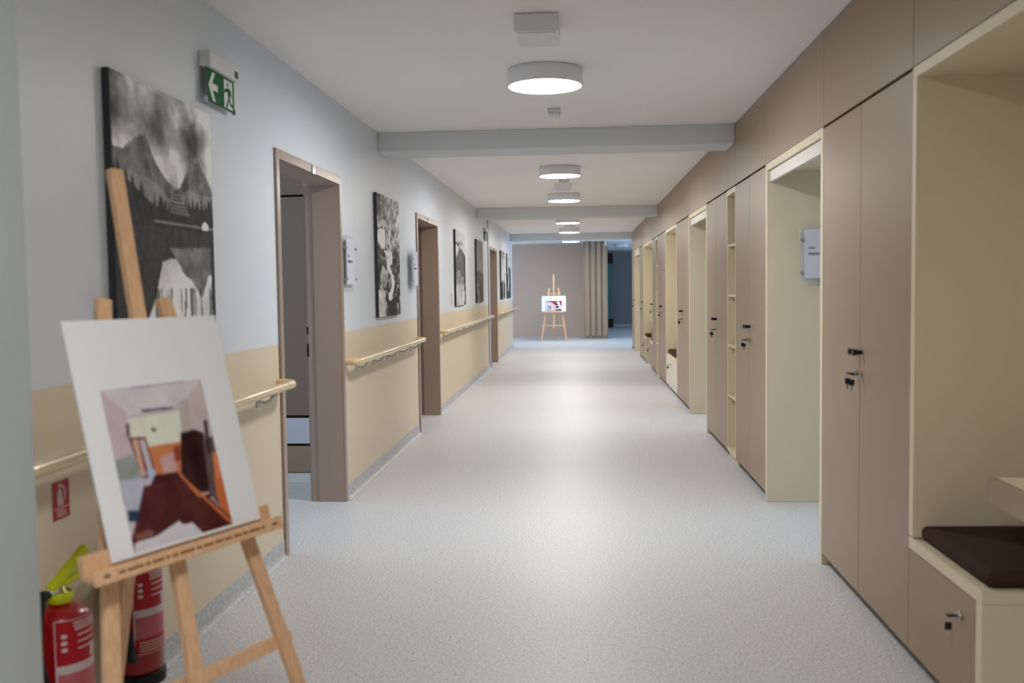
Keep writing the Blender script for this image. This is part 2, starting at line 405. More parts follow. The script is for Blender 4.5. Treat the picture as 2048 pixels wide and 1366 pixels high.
def cbox(x, y, sx, sy, h, label, m='drum', group=None):
    t = thing('ceiling_box', (x, y, zC), label, 'junction box', group)
    bx(x-sx/2, x+sx/2, y-sy/2, y+sy/2, zC-h, zC-.001, .004).build('housing', M[m], t)
    bx(x-sx/2+.012, x+sx/2-.012, y-sy/2+.012, y+sy/2-.012, zC-h-.003, zC-h-.0005, .001).build('cover_plate', M['sensor'], t)
BG = 'square white boxes on the corridor ceiling'
cbox(-.176, 4.31, .192, .27, .08, 'largest square white ceiling box, just in front of the nearest round lamp', group=BG)
cbox(-.178, 11.05, .2, .26, .08, 'square white ceiling box between the second and third round lamps', group=BG)
cbox(-.185, 18.3, .2, .26, .08, 'smallest square white ceiling box, between the fourth and fifth round lamps', group=BG)
for y, wd, lb in ((6.42, .085, 'small pale ceiling sensor just beyond the nearest round lamp'), (10.55, .12, 'small pale ceiling sensor peeping out under the second round lamp')):
    t = thing('ceiling_sensor', (-.155, y, zC), lb, 'sensor')
    bx(-.155-wd/2, -.155+wd/2, y-.05, y+.05, zC-.026, zC-.001, .004).build('housing', M['sensor'], t)
    bx(-.155-wd/2+.005, -.155+wd/2-.005, y-.045, y+.045, zC-.05, zC-.027, .006).build('sensor_lens', M['white'], t)

# ---------------------------------------------------------------- handrails
def handrail(y0, y1, label, lead=True):
    t = thing('handrail', (xL, (y0+y1)/2, .885), label, 'handrail', 'cream handrails along the left wall')
    xc = xL+.082; z = .885; r = .0215
    MB().tube([(xc, y0+.14, z), (xc, y1-.14, z)], r, 20).build('rail', M['rail'], t)
    for a, s in ((y0, 1), (y1, -1)):
        pts = [(xL+.002, a+s*.012, z)]+[(xL+.045+.037*math.sin(q), a+s*(.012+.05*(1-math.cos(q))), z) for q in np.linspace(0, PI/2, 8)]+[(xc, a+s*.139, z)]
        e = MB().tube(pts, r+.0012, 20).build('end_elbow', M['railend'], t)
    n = max(2, int(round((y1-y0-.5)/.62))+1)
    for k in range(n):
        yy = y0+.3+(y1-y0-.62)*k/(n-1)
        b = MB().tube([(xL+.004, yy, z-.052), (xL+.035, yy, z-.058), (xL+.06, yy, z-.05), (xc, yy, z-.021)], .007, 10)
        b.box(xL+.001, xL+.006, yy-.022, yy+.022, z-.08, z-.028, .002)
        b.box(xc-.012, xc+.012, yy-.035, yy+.035, z-.027, z-.0218, .001)
        b.build('bracket', M['bracket'], t)
handrail(2.02, 4.66, 'cream handrail nearest the viewer, passing behind the easel to the first doorway')
handrail(6.02, 8.70, 'cream handrail between the first and second left doorways')
handrail(10.17, 15.735, 'longest cream handrail between the second and third left doorways')
handrail(17.42, 21.75, 'farthest cream handrail beyond the third left doorway')

# ---------------------------------------------------------------- canvases: black and white prints
def smooth_noise(n, m, s, seed=0, octv=4, sx=1., sy=1.):
    r = np.random.RandomState(seed); out = np.zeros((m, n)); amp = 1; tot = 0
    for o in range(octv):
        gx = max(2, int(s*sx*2**o)+2); gy = max(2, int(s*sy*2**o)+2); g = r.rand(gy+1, gx+1)
        xs = np.linspace(0, gx-1e-6, n); ys = np.linspace(0, gy-1e-6, m)
        xi = xs.astype(int); yi = ys.astype(int); fx = xs-xi; fy = ys-yi; fx = fx*fx*(3-2*fx); fy = fy*fy*(3-2*fy)
        a = g[yi][:, xi]; b = g[yi][:, xi+1]; c = g[yi+1][:, xi]; d = g[yi+1][:, xi+1]
        out += amp*((a*(1-fx)+b*fx)*(1-fy)[:, None]+(c*(1-fx)+d*fx)*fy[:, None]); tot += amp; amp *= .55
    return out/tot
def inpoly(U, V, poly):
    ins = np.zeros(U.shape, bool); n = len(poly)
    for i in range(n):
        x1, y1 = poly[i]; x2, y2 = poly[(i+1) % n]
        if y1 == y2: continue
        c = ((V > y1) != (V > y2)) & (U < (x2-x1)*(V-y1)/(y2-y1)+x1); ins ^= c
    return ins
def blur(a, k):
    for _ in range(k):
        p = np.pad(a, ((1, 1), (1, 1))+((0, 0),)*(a.ndim-2), mode='edge')
        a = (p[1:-1, 1:-1]*2+p[:-2, 1:-1]+p[2:, 1:-1]+p[1:-1, :-2]+p[1:-1, 2:])/6
    return a
def picture_mesh(name, img, o, eu, ev, parent):
    """img rows top to bottom in sRGB 0-255; eu across, ev down (full size vectors)"""
    h, wd = img.shape[:2]
    if img.ndim == 2: img = (img-110)*1.08+124+26*(smooth_noise(wd, h, 34, 300+wd, 3, 1, 1.3)-.5)
    if img.ndim == 2: img = np.stack([img]*3, -1)
    u = np.linspace(0, 1, wd); v = np.linspace(0, 1, h); Vv, Uu = np.meshgrid(v, u, indexing='ij')
    o = np.array(o)-np.array(wloc(parent))
    co = o+Uu[..., None]*np.array(eu)+Vv[..., None]*np.array(ev)
    idx = np.arange(h*wd).reshape(h, wd)
    f = np.stack([idx[:-1, :-1], idx[1:, :-1], idx[1:, 1:], idx[:-1, 1:]], -1).reshape(-1, 4)
    me = bpy.data.meshes.new(name); me.from_pydata(co.reshape(-1, 3).tolist(), [], f.tolist()); me.materials.append(M['print'])
    ca = me.color_attributes.new('Col', 'FLOAT_COLOR', 'POINT')
    c = np.ones((h*wd, 4)); c[:, :3] = lin(np.clip(img, 0, 255)).reshape(-1, 3); ca.data.foreach_set('color', c.ravel())
    ob = bpy.data.objects.new(name, me); C.objects.link(ob); ob.parent = parent
    return ob
def UV(n, m):
    v, u = np.meshgrid(np.linspace(0, 1, m), np.linspace(0, 1, n), indexing='ij'); return u, v
def art_lake(n=190, m=230):
    U, V = UV(n, m)
    cl = smooth_noise(n, m, 3, 3, 6, 1.0, 1.6); cl2 = smooth_noise(n, m, 2.2, 5, 4, 1.6, .9)
    a = 142+300*(cl-.5)+170*(cl2-.5)
    a += 60*np.exp(-((V-.25)/.09)**2)-45*np.exp(-((U-.95)/.3)**2-((V-.11)/.05)**2)+30*np.exp(-((U-.3)/.2)**2-((V-.1)/.08)**2)
    a = np.clip(a, 50, 212)
    rg = smooth_noise(n, m, 14, 8, 5)
    jag = (smooth_noise(n, 1, 16, 21, 4)[0]-.5)*.02
    def ridge(pts, c, tex):
        xs, ys = zip(*pts); y = np.interp(U[0], xs, ys)+jag
        k = V > y[None, :]; a[k] = (c+tex*(rg-.5)*2-40*(V-y[None, :]))[k]
    ridge([(0, .27), (.1, .26), (.22, .205), (.3, .195), (.36, .26), (.46, .33), (.58, .37), (.66, .33), (.74, .25), (.83, .225), (.88, .25), (1, .33)], 96, 55)
    ridge([(0, .33), (.2, .345), (.4, .36), (.5, .41), (.6, .40), (.7, .36), (1, .36)], 118, 25)
    # forest with spiky tops
    sp = np.zeros(n); r = np.random.RandomState(4)
    for _ in range(46):
        c = r.rand(); h = .015+.05*r.rand()**1.5; wd = .010+.016*r.rand(); sp = np.maximum(sp, h*np.clip(1-abs(U[0]-c)/wd, 0, 1))
    fy = np.interp(U[0], [0, .12, .3, .5, .62, .75, 1], [.34, .37, .43, .47, .45, .43, .42])-sp
    k = V > fy[None, :]; tr = smooth_noise(n, m, 26, 9, 4, 1.5, .7); a[k] = (30+34*tr)[k]
    hut = inpoly(U, V, [(.575, .36), (.5, .47), (.74, .47)]); a[hut] = 64
    a[hut & ((V*70 % 1) < .35) & (V > .385)] = 128
    a[(np.abs(V-.505) < .004) & (U > .35)] = 120
    a[inpoly(U, V, [(.86, .49), (.9, .475), (.94, .49), (.94, .515), (.86, .515)])] = 215
    # lake reflection
    k = V > .525; VR = 1.05-V
    b = 44+26*tr; yb = np.interp(U[0], [0, .2, .34, .42, .5, .62, .72, .82, .9, 1], [1.2, .95, .80, .66, .645, .64, .70, .76, .70, .62])
    lake = 150+70*smooth_noise(n, m, 3, 31, 3); mt = np.interp(U[0], [0, .45, .6, .75, .86, 1], [.5, .66, .70, .80, .73, .70])
    b = np.where(V > yb[None, :], lake, b)
    b = np.where(inpoly(U+.03*(rg-.5), V+.03*(cl2-.5), [(.5, .60), (1, .585), (1, .70), (.92, .70), (.84, .80), (.74, .73), (.64, .70), (.56, .645)]), 100+60*(rg-.5), b)
    gr = smooth_noise(n, m, 40, 33, 2, 1.4, .08)
    b = np.where((V > .76) & (gr > .62) & (U > .3), b*.55, b)
    b = np.where(U > .965-.02*smooth_noise(n, m, 12, 2, 2)+.0, 52, b)
    a[k] = b[k]; a[:, :2] = 52
    return np.clip((blur(a, 1)-100)*1.3+112, 20, 240)
def art_waterfall(n=130, m=170):
    U0, V0 = UV(n, m); t = smooth_noise(n, m, 10, 41, 5, 1.2, 1.5); r = np.random.RandomState(12)
    U = U0+.14*(smooth_noise(n, m, 7, 101, 4)-.5); V = V0+.10*(smooth_noise(n, m, 7, 102, 4)-.5)
    f = smooth_noise(n, m, 26, 43, 4, 1, 1.5)
    a = 124+120*(t-.5)+190*(f-.5)+30*(U0-.5)-40*np.exp(-((U0-.12)/.12)**2)
    a = np.where(V > .45, 66+60*(f-.5), a)
    fan = (V > .20+.02*U) & (V < .27) & (U < .5); a = np.where(fan, 150+120*(f-.5), a)
    a = np.where((U > .02) & (U < .32) & (V > .29) & (V < .46), 196+110*(smooth_noise(n, m, 26, 44, 2, 1, .1)-.5), a)
    a = np.where((np.abs(U-.52) < .025) & (V > .27) & (V < .46), 190, a)
    for _ in range(70):
        cx, cy = r.rand(), .44+.58*r.rand(); s_ = .6+.8*cy; rx, ry = (.05+.06*r.rand())*s_, (.025+.035*r.rand())*s_
        d = ((U-cx)/rx)**2+((V-cy)/ry)**2; c = 44+70*r.rand(); a = np.where(d < 1, c-55*(V-cy)/ry*.7+120*(f-.5), np.where(d < 1.25, 26, a))
    cx = np.interp(V0[:, 0], [.43, .5, .58, .66, .74, .82, .9, 1], [.35, .55, .42, .60, .66, .52, .60, .5])[:, None]
    wdt = np.interp(V0[:, 0], [.43, .5, .6, .7, .8, 1], [.22, .2, .10, .09, .12, .08])[:, None]
    a = np.where((V0 > .45) & (np.abs(U-cx) < wdt*(.25+smooth_noise(n, m, 16, 47, 4)*.9)), 184+110*(f-.5), a)
    a = np.where(((U-.28)/.17)**2+((V-.67)/.07)**2 < 1, 135+90*(f-.5)-300*(V-.67), a)
    a = np.where((V > .78) & (U < .3), 150+70*(t-.5), a); a = np.where((V > .86) & (U > .38) & (U < .8), 44+30*(f-.5), a)
    return np.clip((blur(a, 1)-100)*1.45+118, 18, 240)
def art_ridge(n=70, m=120):
    U, V = UV(n, m); U = U+.2*(smooth_noise(n, m, 8, 201, 4)-.5); V = V+.12*(smooth_noise(n, m, 8, 202, 4)-.5); t = smooth_noise(n, m, 8, 51, 5, 1, .5); a = 190-30*V+20*(t-.5)
    y = np.interp(U, [0, .25, .5, .8, 1], [.16, .17, .15, .17, .24])
    a = np.where((V > y) & (V < y+.05*(1-U)), 80, a)
    y2 = np.interp(U, [0, .4, .6, 1], [.36, .22, .24, .3])
    a = np.where(V > y2, 82+120*(t-.5), a)
    a = np.where((V > .62-.25*(1-np.abs(U-.25)*2)*.5), 105+190*(smooth_noise(n, m, 14, 53, 4, 1.3, .3)-.45), a)
    a = np.where((V > .72) & (U < .85), 175+120*(smooth_noise(n, m, 12, 54, 4, 1.4, .3)-.5), a)
    a = np.where((U > .85) & (V > .3), 40, a); return blur(a, 1)
def art_geyser(n=60, m=110):
    U, V = UV(n, m); U = U+.2*(smooth_noise(n, m, 8, 203, 4)-.5); V = V+.12*(smooth_noise(n, m, 8, 204, 4)-.5); t = smooth_noise(n, m, 9, 61, 5, 1, .4)
    a = 112+50*V+10*(t-.5)
    a = np.where(V > .48+.12*np.abs(U-.4), 70+130*(smooth_noise(n, m, 14, 62, 4, 1.4, .3)-.45), a)
    a = np.where((U < .25) & (V > .55), 60+260*(t > .55)*.6, a); return blur(a, 1)
def art_mist(n=60, m=110):
    U, V = UV(n, m); U = U+.2*(smooth_noise(n, m, 8, 205, 4)-.5); V = V+.12*(smooth_noise(n, m, 8, 206, 4)-.5); t = smooth_noise(n, m, 6, 71, 4); a = 165+50*V-30*(V < .15)+20*(t-.5)
    y = .62+.08*np.abs(U-.5)+.12*(smooth_noise(n, 1, 10, 72, 3)[0]-.5)[None, :]
    a = np.where(V > y, 45+60*(t-.5), a); a = np.where((V > .55) & (np.abs(U-.55) < .07), 200, a)
    a = np.where((U > .75) & (V > .45) & (t > .5), 55, a); return blur(a, 1)
def art_cliff(n=60, m=110):
    U, V = UV(n, m); U = U+.2*(smooth_noise(n, m, 8, 207, 4)-.5); V = V+.12*(smooth_noise(n, m, 8, 208, 4)-.5); t = smooth_noise(n, m, 8, 81, 4); a = 200+30*(t-.5)
    a = np.where(V > .25+.15*smooth_noise(n, m, 5, 82, 3), 52+50*(t-.5), a)
    a = np.where((V > .3) & (V < .85) & (np.abs(U-.25-.1*np.sin(V*14)) < .1), 215, a)
    a = np.where((V > .1) & (V < .35) & (smooth_noise(n, m, 10, 84, 3) > .58), 90, a); return blur(a, 1)
def canvas(y0, y1, img, label):
    t = thing('canvas_print', (xL, (y0+y1)/2, 1.14), label, 'picture', 'black and white canvas prints on the left wall')
    zt, zb, th = 2.06, 1.14, .026
    bx(xL+.003, xL+th-.0008, y0, y1, zb, zt, .002).build('stretched_canvas', M['canvas'], t)
    picture_mesh('print', img, (xL+th, y0+.001, zt-.001), (0, y1-y0-.002, 0), (0, 0, -(zt-zb-.002)), t)
canvas(2.965, 3.80, art_lake(), 'black and white canvas print of mountains and lake behind the near easel')
canvas(6.975, 7.83, art_waterfall(), 'black and white canvas print of a rocky waterfall, between first and second doorways')
canvas(11.45, 12.40, art_ridge(), 'black and white canvas print of misty ridge, first beyond the second doorway')
canvas(13.80, 14.70, art_geyser(), 'grey canvas print just left of the farther green exit sign')
canvas(18.12, 19.05, art_mist(), 'canvas print with pale sky over dark trees, first beyond the third doorway')
canvas(19.70, 20.62, art_cliff(), 'farthest canvas print, nearest the far end of the left wall')

# ---------------------------------------------------------------- exit signs
def exit_sign(y0, label):
    t = thing('exit_sign', (xL, y0, 2.3), label, 'exit sign')
    W_ = .322; zt, zb = 2.308, 2.243
    bx(xL+.001, xL+.048, y0, y0+W_, zb, zt, .005).build('lamp_housing', M['sensor'], t)
    bx(xL+.0485, xL+.0495, y0+W_-.05, y0+W_-.012, zb+.012, zb+.04).build('type_label', M['joint'], t)
    xp = xL+.022; yb0, yb1, pb, pt = y0-.004, y0+.306, 2.105, 2.2425
    pl = bx(xp, xp+.008, yb0, yb1, pb, pt, .001).build('acrylic_plate', M['acrylic'], t)
    g = bx(xp+.0085, xp+.0095, yb0+.004, yb1-.004, pb+.003, pt-.001).build('green_face', M['green'], t)
    o = (xp+.0096, yb0+.004, pb+.003); hh = pt-pb-.004; ww = yb1-yb0-.008; k = hh
    pr = MB(); e = ((0, 1, 0), (0, 0, 1), (1, 0, 0))
    arrow = [(.13, .5), (.45, .93), (.66, .93), (.42, .6), (.86, .6), (.86, .4), (.42, .4), (.66, .07), (.45, .07)]
    pr.prism([(u*k, v*k) for u, v in arrow], o, *e, .0006); pr.build('arrow', M['exitwhite'], t); pr = MB()
    d0 = ww/k-.88
    pr.prism([((d0+u)*k, v*k) for u, v in [(.0, .06), (.72, .06), (.72, .94), (.0, .94)]], o, *e, .0006)
    pr.build('doorway_symbol', M['exitwhite'], t)
    mn = MB(); o2 = (o[0]+.0007, o[1], o[2]); q = lambda P_: [((d0+u)*k, v*k) for u, v in P_]
    mn.prism(q([(.29+.06*math.cos(a), .80+.07*math.sin(a)) for a in np.linspace(0, 2*PI, 14)[:-1]]), o2, *e, .0005)
    mn.prism(q([(.26, .70), (.42, .70), (.50, .62), (.47, .36), (.34, .36), (.30, .55)]), o2, *e, .0005)   # torso
    mn.prism(q([(.27, .70), (.02, .60), (.0, .53), (.07, .52), (.30, .60)]), o2, *e, .0005)                  # front arm
    mn.prism(q([(.42, .70), (.56, .66), (.66, .46), (.60, .42), (.50, .57), (.40, .60)]), o2, *e, .0005)   # back arm
    mn.prism(q([(.34, .38), (.42, .36), (.30, .16), (.24, .06), (.12, .06), (.20, .20)]), o2, *e, .0005)   # leg
    mn.prism(q([(.36, .38), (.47, .38), (.58, .26), (.72, .24), (.72, .15), (.52, .17)]), o2, *e, .0005)   # leg
    mn.build('running_figure', M['green'], t)
    for yy in (yb0, yb1): bx(xp-.002, xp+.012, yy-.003, yy+.003, pb-.002, pb+.02).build('clip', M['chrome'], t)
exit_sign(3.765, 'green emergency exit sign with arrow beside the mountain canvas')
exit_sign(15.12, 'farther small green emergency exit sign just before the third left doorway')

# light switch
t = thing('light_switch', (xL, 11.2, 1.21), 'small white light switch on the left wall, past the second doorway', 'switch')
bx(xL+.001, xL+.010, 11.16, 11.24, 1.15, 1.29, .003).build('plate', M['white'], t)
bx(xL+.0105, xL+.014, 11.175, 11.225, 1.225, 1.275, .001).build('rocker', M['white'], t)
bx(xL+.0105, xL+.014, 11.175, 11.225, 1.165, 1.215, .001).build('rocker', M['white'], t)

# ---------------------------------------------------------------- acrylic room signs
def room_sign(o, eu, en, wd, label, right_text):
    """o lower left corner on the wall, eu across, en out of the wall"""
    o, eu, en, ez = Vector(o), Vector(eu), Vector(en), Vector((0, 0, 1)); t = thing('room_sign', tuple(o), label, 'sign')
    H_ = .348
    R2 = lambda u0, u1, v0, v1: [(u0, v0), (u1, v0), (u1, v1), (u0, v1)]
    MB().prism(R2(.01, wd+.01, 0, H_), o+en*.004, eu, ez, en, .003).build('back_plate', M['acrylic'], t)
    MB().prism(R2(0, wd, 0, H_), o+en*.022, eu, ez, en, .003).build('front_plate', M['acrylic'], t)
    pp = MB().prism(R2(.033, .033+.212, .036, .036+.297), o+en*.0254, eu, ez, en, .0012).build('paper_sheet', M['paper'], t)
    tx = o+en*.0268+eu*.058
    for i, s in enumerate(('IZBA', 'PRIJÍMATEĽOV')):
        text_mesh('lettering', s, .0222, tx+ez*(.212-.036*i), eu*.88, ez, en, M['ink'], pp, .0003, .0)
    for u, v in ((.017, .07), (.017, .27), (wd-.017, .07), (wd-.017, .27)):
        c = o+eu*u+ez*v
        MB().tube([c+en*.001, c+en*.034], .0065, 14).tube([c+en*.0255, c+en*.031], .0095, 16).build('standoff', M['chrome'], t)
# on the portal's side panel (faces the viewer)
room_sign((1.328, P[0][1]-.046, 1.342), (1, 0, 0), (0, -1, 0), .29, 'clear acrylic room sign with white paper on the cream side of the nearest portal', True)
room_sign((xL+.001, 5.99, 1.345), (0, 1, 0), (1, 0, 0), .29, 'clear acrylic room sign on the wall right after the first left doorway', True)
room_sign((xL+.022, 8.33, 1.345), (0, 1, 0), (1, 0, 0), .29, 'bluish acrylic room sign on the wall just before the second left doorway', True)

# fire extinguisher pictogram on the wall
t = thing('fire_sign', (xL, 2.63, .76), 'small red fire extinguisher sign under the near handrail', 'sign')
ya, yb_, za, zb_ = 2.595, 2.682, .695, .808
bx(xL+.0008, xL+.002, ya, yb_, za, .806, .0).build('sign_face', M['signred'], t)
e = ((0, 1, 0), (0, 0, 1), (1, 0, 0)); o = (xL+.0021, ya, za); pc = MB()
W_, H_ = yb_-ya, .806-za
def P01(L): return [(u*W_, v*H_) for u, v in L]
pc.prism(P01([(.26, .36), (.26, .70), (.34, .78), (.34, .84), (.46, .84), (.46, .78), (.54, .70), (.54, .36)]), o, *e, .0004)
arc = [(.42+.34*math.cos(a), .66+.26*math.sin(a)) for a in np.linspace(PI*.62, -PI*.2, 12)]
inn = [(.42+.26*math.cos(a), .66+.2*math.sin(a)) for a in np.linspace(-PI*.2, PI*.62, 12)]
pc.prism(P01(arc+[(.56, .34), (.48, .34)]+inn), o, *e, .0004)
pc.box(xL+.0021, xL+.0025, ya, yb_, za+.29*H_, za+.31*H_)
for k in range(3): pc.box(xL+.0021, xL+.0025, ya+.2*W_, yb_-(.2+.06*k)*W_, za+(.07+.07*k)*H_, za+(.10+.07*k)*H_)
pc.build('white_pictogram', M['signwhite'], t)

# ---------------------------------------------------------------- fire extinguishers
def extinguisher(y, label, lever):
    x = xL+.104; zb = .125; r = .078
    t = thing('fire_extinguisher', (x, y, zb), label, 'fire extinguisher', 'red fire extinguishers hanging by the pier')
    MB().lathe([(0, 0), (r+.003, 0), (r+.004, .004), (r+.004, .034), (r+.001, .038), (0, .038)], (x, y, zb), 40).build('foot_ring', M['rubber'], t)
    prof = [(0, .04), (r-.004, .04), (r, .046), (r, .345)]+[(r*math.cos(a)*1.0+0*.02, .345+.05*math.sin(a)) for a in np.linspace(.15, 1.28, 8)]+[(.02, .398), (.02, .41), (0, .41)]
    MB().lathe(prof, (x, y, zb), 48).build('cylinder', M['red'], t)
    MB().lathe([(0, .398), (.024, .398), (.03, .404), (.03, .418), (.017, .424), (.013, .438), (0, .44)], (x, y, zb), 24).build('valve', M['gauge'] if lever else M['rubber'], t)
    lm = M['neon'] if lever else M['black']
    z = zb+.455
    g = MB()
    g.lathe([(.031, .396), (.034, .404), (.034, .418), (.031, .424)], (x, y, zb), 24)
    g.build('collar', M['neon'] if lever else M['rubber'], t)
    ax = Vector((.25, .968, 0)).normalized()
    def lev(a, b, h0, h1, nm):
        A = Vector((x, y, z))+ax*a[0]+Vector((0, 0, a[1])); B = Vector((x, y, z))+ax*b[0]+Vector((0, 0, b[1]))
        d = (B-A); L = d.length; d.normalize(); sd = ax.cross(Vector((0, 0, 1))).normalized(); up = d.cross(sd).normalized()
        if up.z < 0: up = -up
        MB().obox((A+B)/2, d, sd, up, L/2, .011, (h0+h1)/4, .004).build(nm, lm, t)
    lev((-.035, -.022), (.10, .062), .03, .02, 'lever'); lev((.005, -.018), (.105, .004), .02, .014, 'carry_handle')
    c = Vector((x, y, z-.025))
    MB().tube([c-ax*.012, c-ax*.05], .011, 16).build('pressure_gauge', M['white'], t)
    MB().tube([c-ax*.052, c-ax*.068], .011, 16).build('hose_coupling', M['rubber'], t)
    # hose looping down behind/right of the cylinder
    hx = x-.01; pts = []
    for q in np.linspace(0, 1, 18):
        yy = y-.03-.085*math.sin(min(q*1.9, 1)*PI/2)*(1-.35*max(0, q-.6)/.4); zz = z-.03+.03*math.sin(q*PI*.8)*(q < .3)-.33*max(0, q-.12)
        pts.append((hx+.03*q, yy, zz))
    MB().tube(pts, .0105, 12).build('hose', M['rubber'], t)
    MB().tube([(pts[-1][0], pts[-1][1], pts[-1][2]), (pts[-1][0], pts[-1][1]+.004, pts[-1][2]-.045)], .013, 12, radii=[.0115, .015]).build('nozzle', M['black'], t)
    # wall bracket
    MB().box(xL+.002, x-r-.001, y-.02, y+.02, zb+.2, zb+.36, .002).build('wall_bracket', M['rubber'], t)
    # curved label facing the corridor
    def arcbox(a0, a1, z0, z1, dr, nm, m, par):
        k = 14; vs = []; fs = []
        for i in range(k+1):
            a = math.radians(a0+(a1-a0)*i/k)
            for zz in (z0, z1): vs.append((x+(r+dr)*math.cos(a), y+(r+dr)*math.sin(a), zb+zz))
        for i in range(k): fs.append((2*i, 2*i+2, 2*i+3, 2*i+1))
        return MB().add(vs, fs, True), nm, m, par
    def mk(T): return T[0].build(T[1], T[2], T[3])
    lb = mk(arcbox(-72, 38, .105, .365, .0006, 'label', M['signwhite'], t))
    for a in ((-70, 36, .245, .363), (-70, 36, .107, .155)): arcbox(*a, .0010, '', None, None)[0].build('red_field', M['signred'], lb)
    mk(arcbox(-68, 34, .155, .222, .0010, 'pale_field', M['labelpink'], lb))
    tx = MB(); rr = random.Random(3 if lever else 5)
    for zz in (.352, .343, .334): tx.add(*(lambda A: (A.v, A.f))(arcbox(-40+rr.random()*8, 24-rr.random()*10, zz, zz+.0045, .0014, '', None, None)[0]), True)
    for k in range(3):
        zz = .318-.018*k
        tx.add(*(lambda A: (A.v, A.f))(arcbox(-60, -50, zz, zz+.01, .0014, '', None, None)[0]), True)
        tx.add(*(lambda A: (A.v, A.f))(arcbox(-30, 24-rr.random()*14, zz, zz+.004, .0014, '', None, None)[0]), True)
    for a0, a1, z0, z1 in ((0, 12, .25, .285), (16, 28, .25, .276)): tx.add(*(lambda A: (A.v, A.f))(arcbox(a0, a1, z0, z1, .0014, '', None, None)[0]), True)
    for k in range(4): tx.add(*(lambda A: (A.v, A.f))(arcbox(-60, 26-rr.random()*20, .114+.009*k, .117+.009*k, .0014, '', None, None)[0]), True)
    tx.build('print', M['signwhite'], lb)
extinguisher(2.43, 'red fire extinguisher with yellow-green lever, left one beside the pale pier', True)
extinguisher(2.865, 'red fire extinguisher with black hose, right one behind the near easel', False)

# ---------------------------------------------------------------- easels
def easel(O, u, lean, label, zl, Wt, s_mid, slope, mast_top, mast_bot, leg_top, bar_w, topbar, rear, marks, s_mast=None, s_tray=None, rfoot=.38, topx=.045):
    """O ledge left end on the leaning plane, u along the ledge, lean in radians"""
    O = Vector(O); u = Vector(u).normalized(); n = Vector((u.y, -u.x, 0)); up = Vector((-n.x*math.sin(lean), -n.y*math.sin(lean), math.cos(lean)))
    N = u.cross(up); N = N if N.dot(n) > 0 else -N
    wf = -(zl-.001)/math.cos(lean); O = O-N*.055; s_mast = (s_mid, s_mid) if s_mast is None else s_mast; s_tray = s_mid if s_tray is None else s_tray
    base = O+u*s_mid+up*wf; t = thing('easel', (base.x, base.y, 0), label, 'easel', 'beech display easels')
    pt = lambda s, w_, k=0: O+u*s+up*w_+N*k
    def bar(a, b, hw, ht, nm):
        d = (b-a).normalized(); sd = N.cross(d).normalized()
        MB().obox((a+b)/2, d, sd, N, (b-a).length/2, hw, ht, .002).build(nm, M['wood'], t)
    for sg in (-1, 1):
        s0 = s_mid+sg*.205; f = lambda w_: s0-sg*slope*w_
        bar(pt(f(wf+.012), wf+.012, -.0205), pt(f(leg_top), leg_top, -.0205), .019, .0095, 'leg')
    bar(pt(s_mast[0], mast_bot, .0), pt(s_mast[1], mast_top, .0), .0185, .0105, 'mast')
    # cross bars behind the legs
    for w_, ex in ((bar_w, .045), (topbar, topx)):
        h = .205-slope*w_+ex
        bar(pt(s_mid-h, w_, -.041), pt(s_mid+h, w_, -.041), .0165, .0105, 'crossbar')
    # ledge: back batten and front tray
    bar(pt(s_tray-Wt/2-.0, .026, .0205), pt(s_tray+Wt/2-.01, .026, .0205), .026, .0095, 'ledge_batten')
    tr = MB(); d = u; c = pt(s_tray, .001, .0405)
    tr.obox(c, u, N, up, Wt/2, .0102, .0065, .001); tr.obox(pt(s_tray, .0, .055), u, N, up, Wt/2, .0045, .0165, .002)
    tray = tr.build('tray', M['wood'], t)
    if marks:
        rr = random.Random(8); s = s_tray-Wt/2+.06; fr = .0598
        while s < s_tray+Wt/2-.07:
            L = .008+.035*rr.random(); MB().obox(pt(s+L/2, .0, fr), u, N, up, L/2, .0003, .0034).build('printed_mark', M['stampink'], tray); s += L+.006
        for sg in (-1, 1): MB().obox(pt(s_tray+sg*(Wt/2-.03), .0, fr), u, N, up, .008, .0003, .004).build('printed_mark', M['stampink'], tray)
    # rear leg, hinged near the top
    top = pt(s_mid, rear, -.055); foot = Vector((base.x, base.y, .012))-n*rfoot
    d = (foot-top).normalized(); sd = u
    MB().obox((top+foot)/2, d, sd, d.cross(sd).normalized(), (foot-top).length/2, .0175, .009, .002).build('rear_leg', M['wood'], t)
    return t, pt, n, up, N, u
ZL = .743; RF = .52
A = (-1.023, 1.908, ZL); UE = (.425, .905, 0)
e1, pt1, n1, up1, N1, u1 = easel(A, UE, math.radians(13), 'nearest beech easel holding the white board, in front of the left wall', ZL, .565, .2995, .19, .94, -.42, .62, -.31, .40, .34, True, (.247, .299), .2825, RF, .01)
# far easel: faces the viewer
FA = (-.92, 24.05, .735)
e2, pt2, n2, up2, N2, u2 = easel(FA, (1, .0, 0), math.radians(9), 'small distant beech easel in front of the taupe end wall', .735, .54, .272, .155, .965, -.40, .615, -.34, .475, .34, False, rfoot=.62)

def homog(src, dst):
    Amat = []; bv = []
    for (x, y), (X, Y) in zip(src, dst):
        Amat += [[x, y, 1, 0, 0, 0, -X*x, -X*y], [0, 0, 0, x, y, 1, -Y*x, -Y*y]]; bv += [X, Y]
    h = np.linalg.solve(Amat, bv); return np.append(h, 1).reshape(3, 3)
def apply(Hm, p):
    q = Hm @ np.array([p[0], p[1], 1]); return q[0]/q[2], q[1]/q[2]
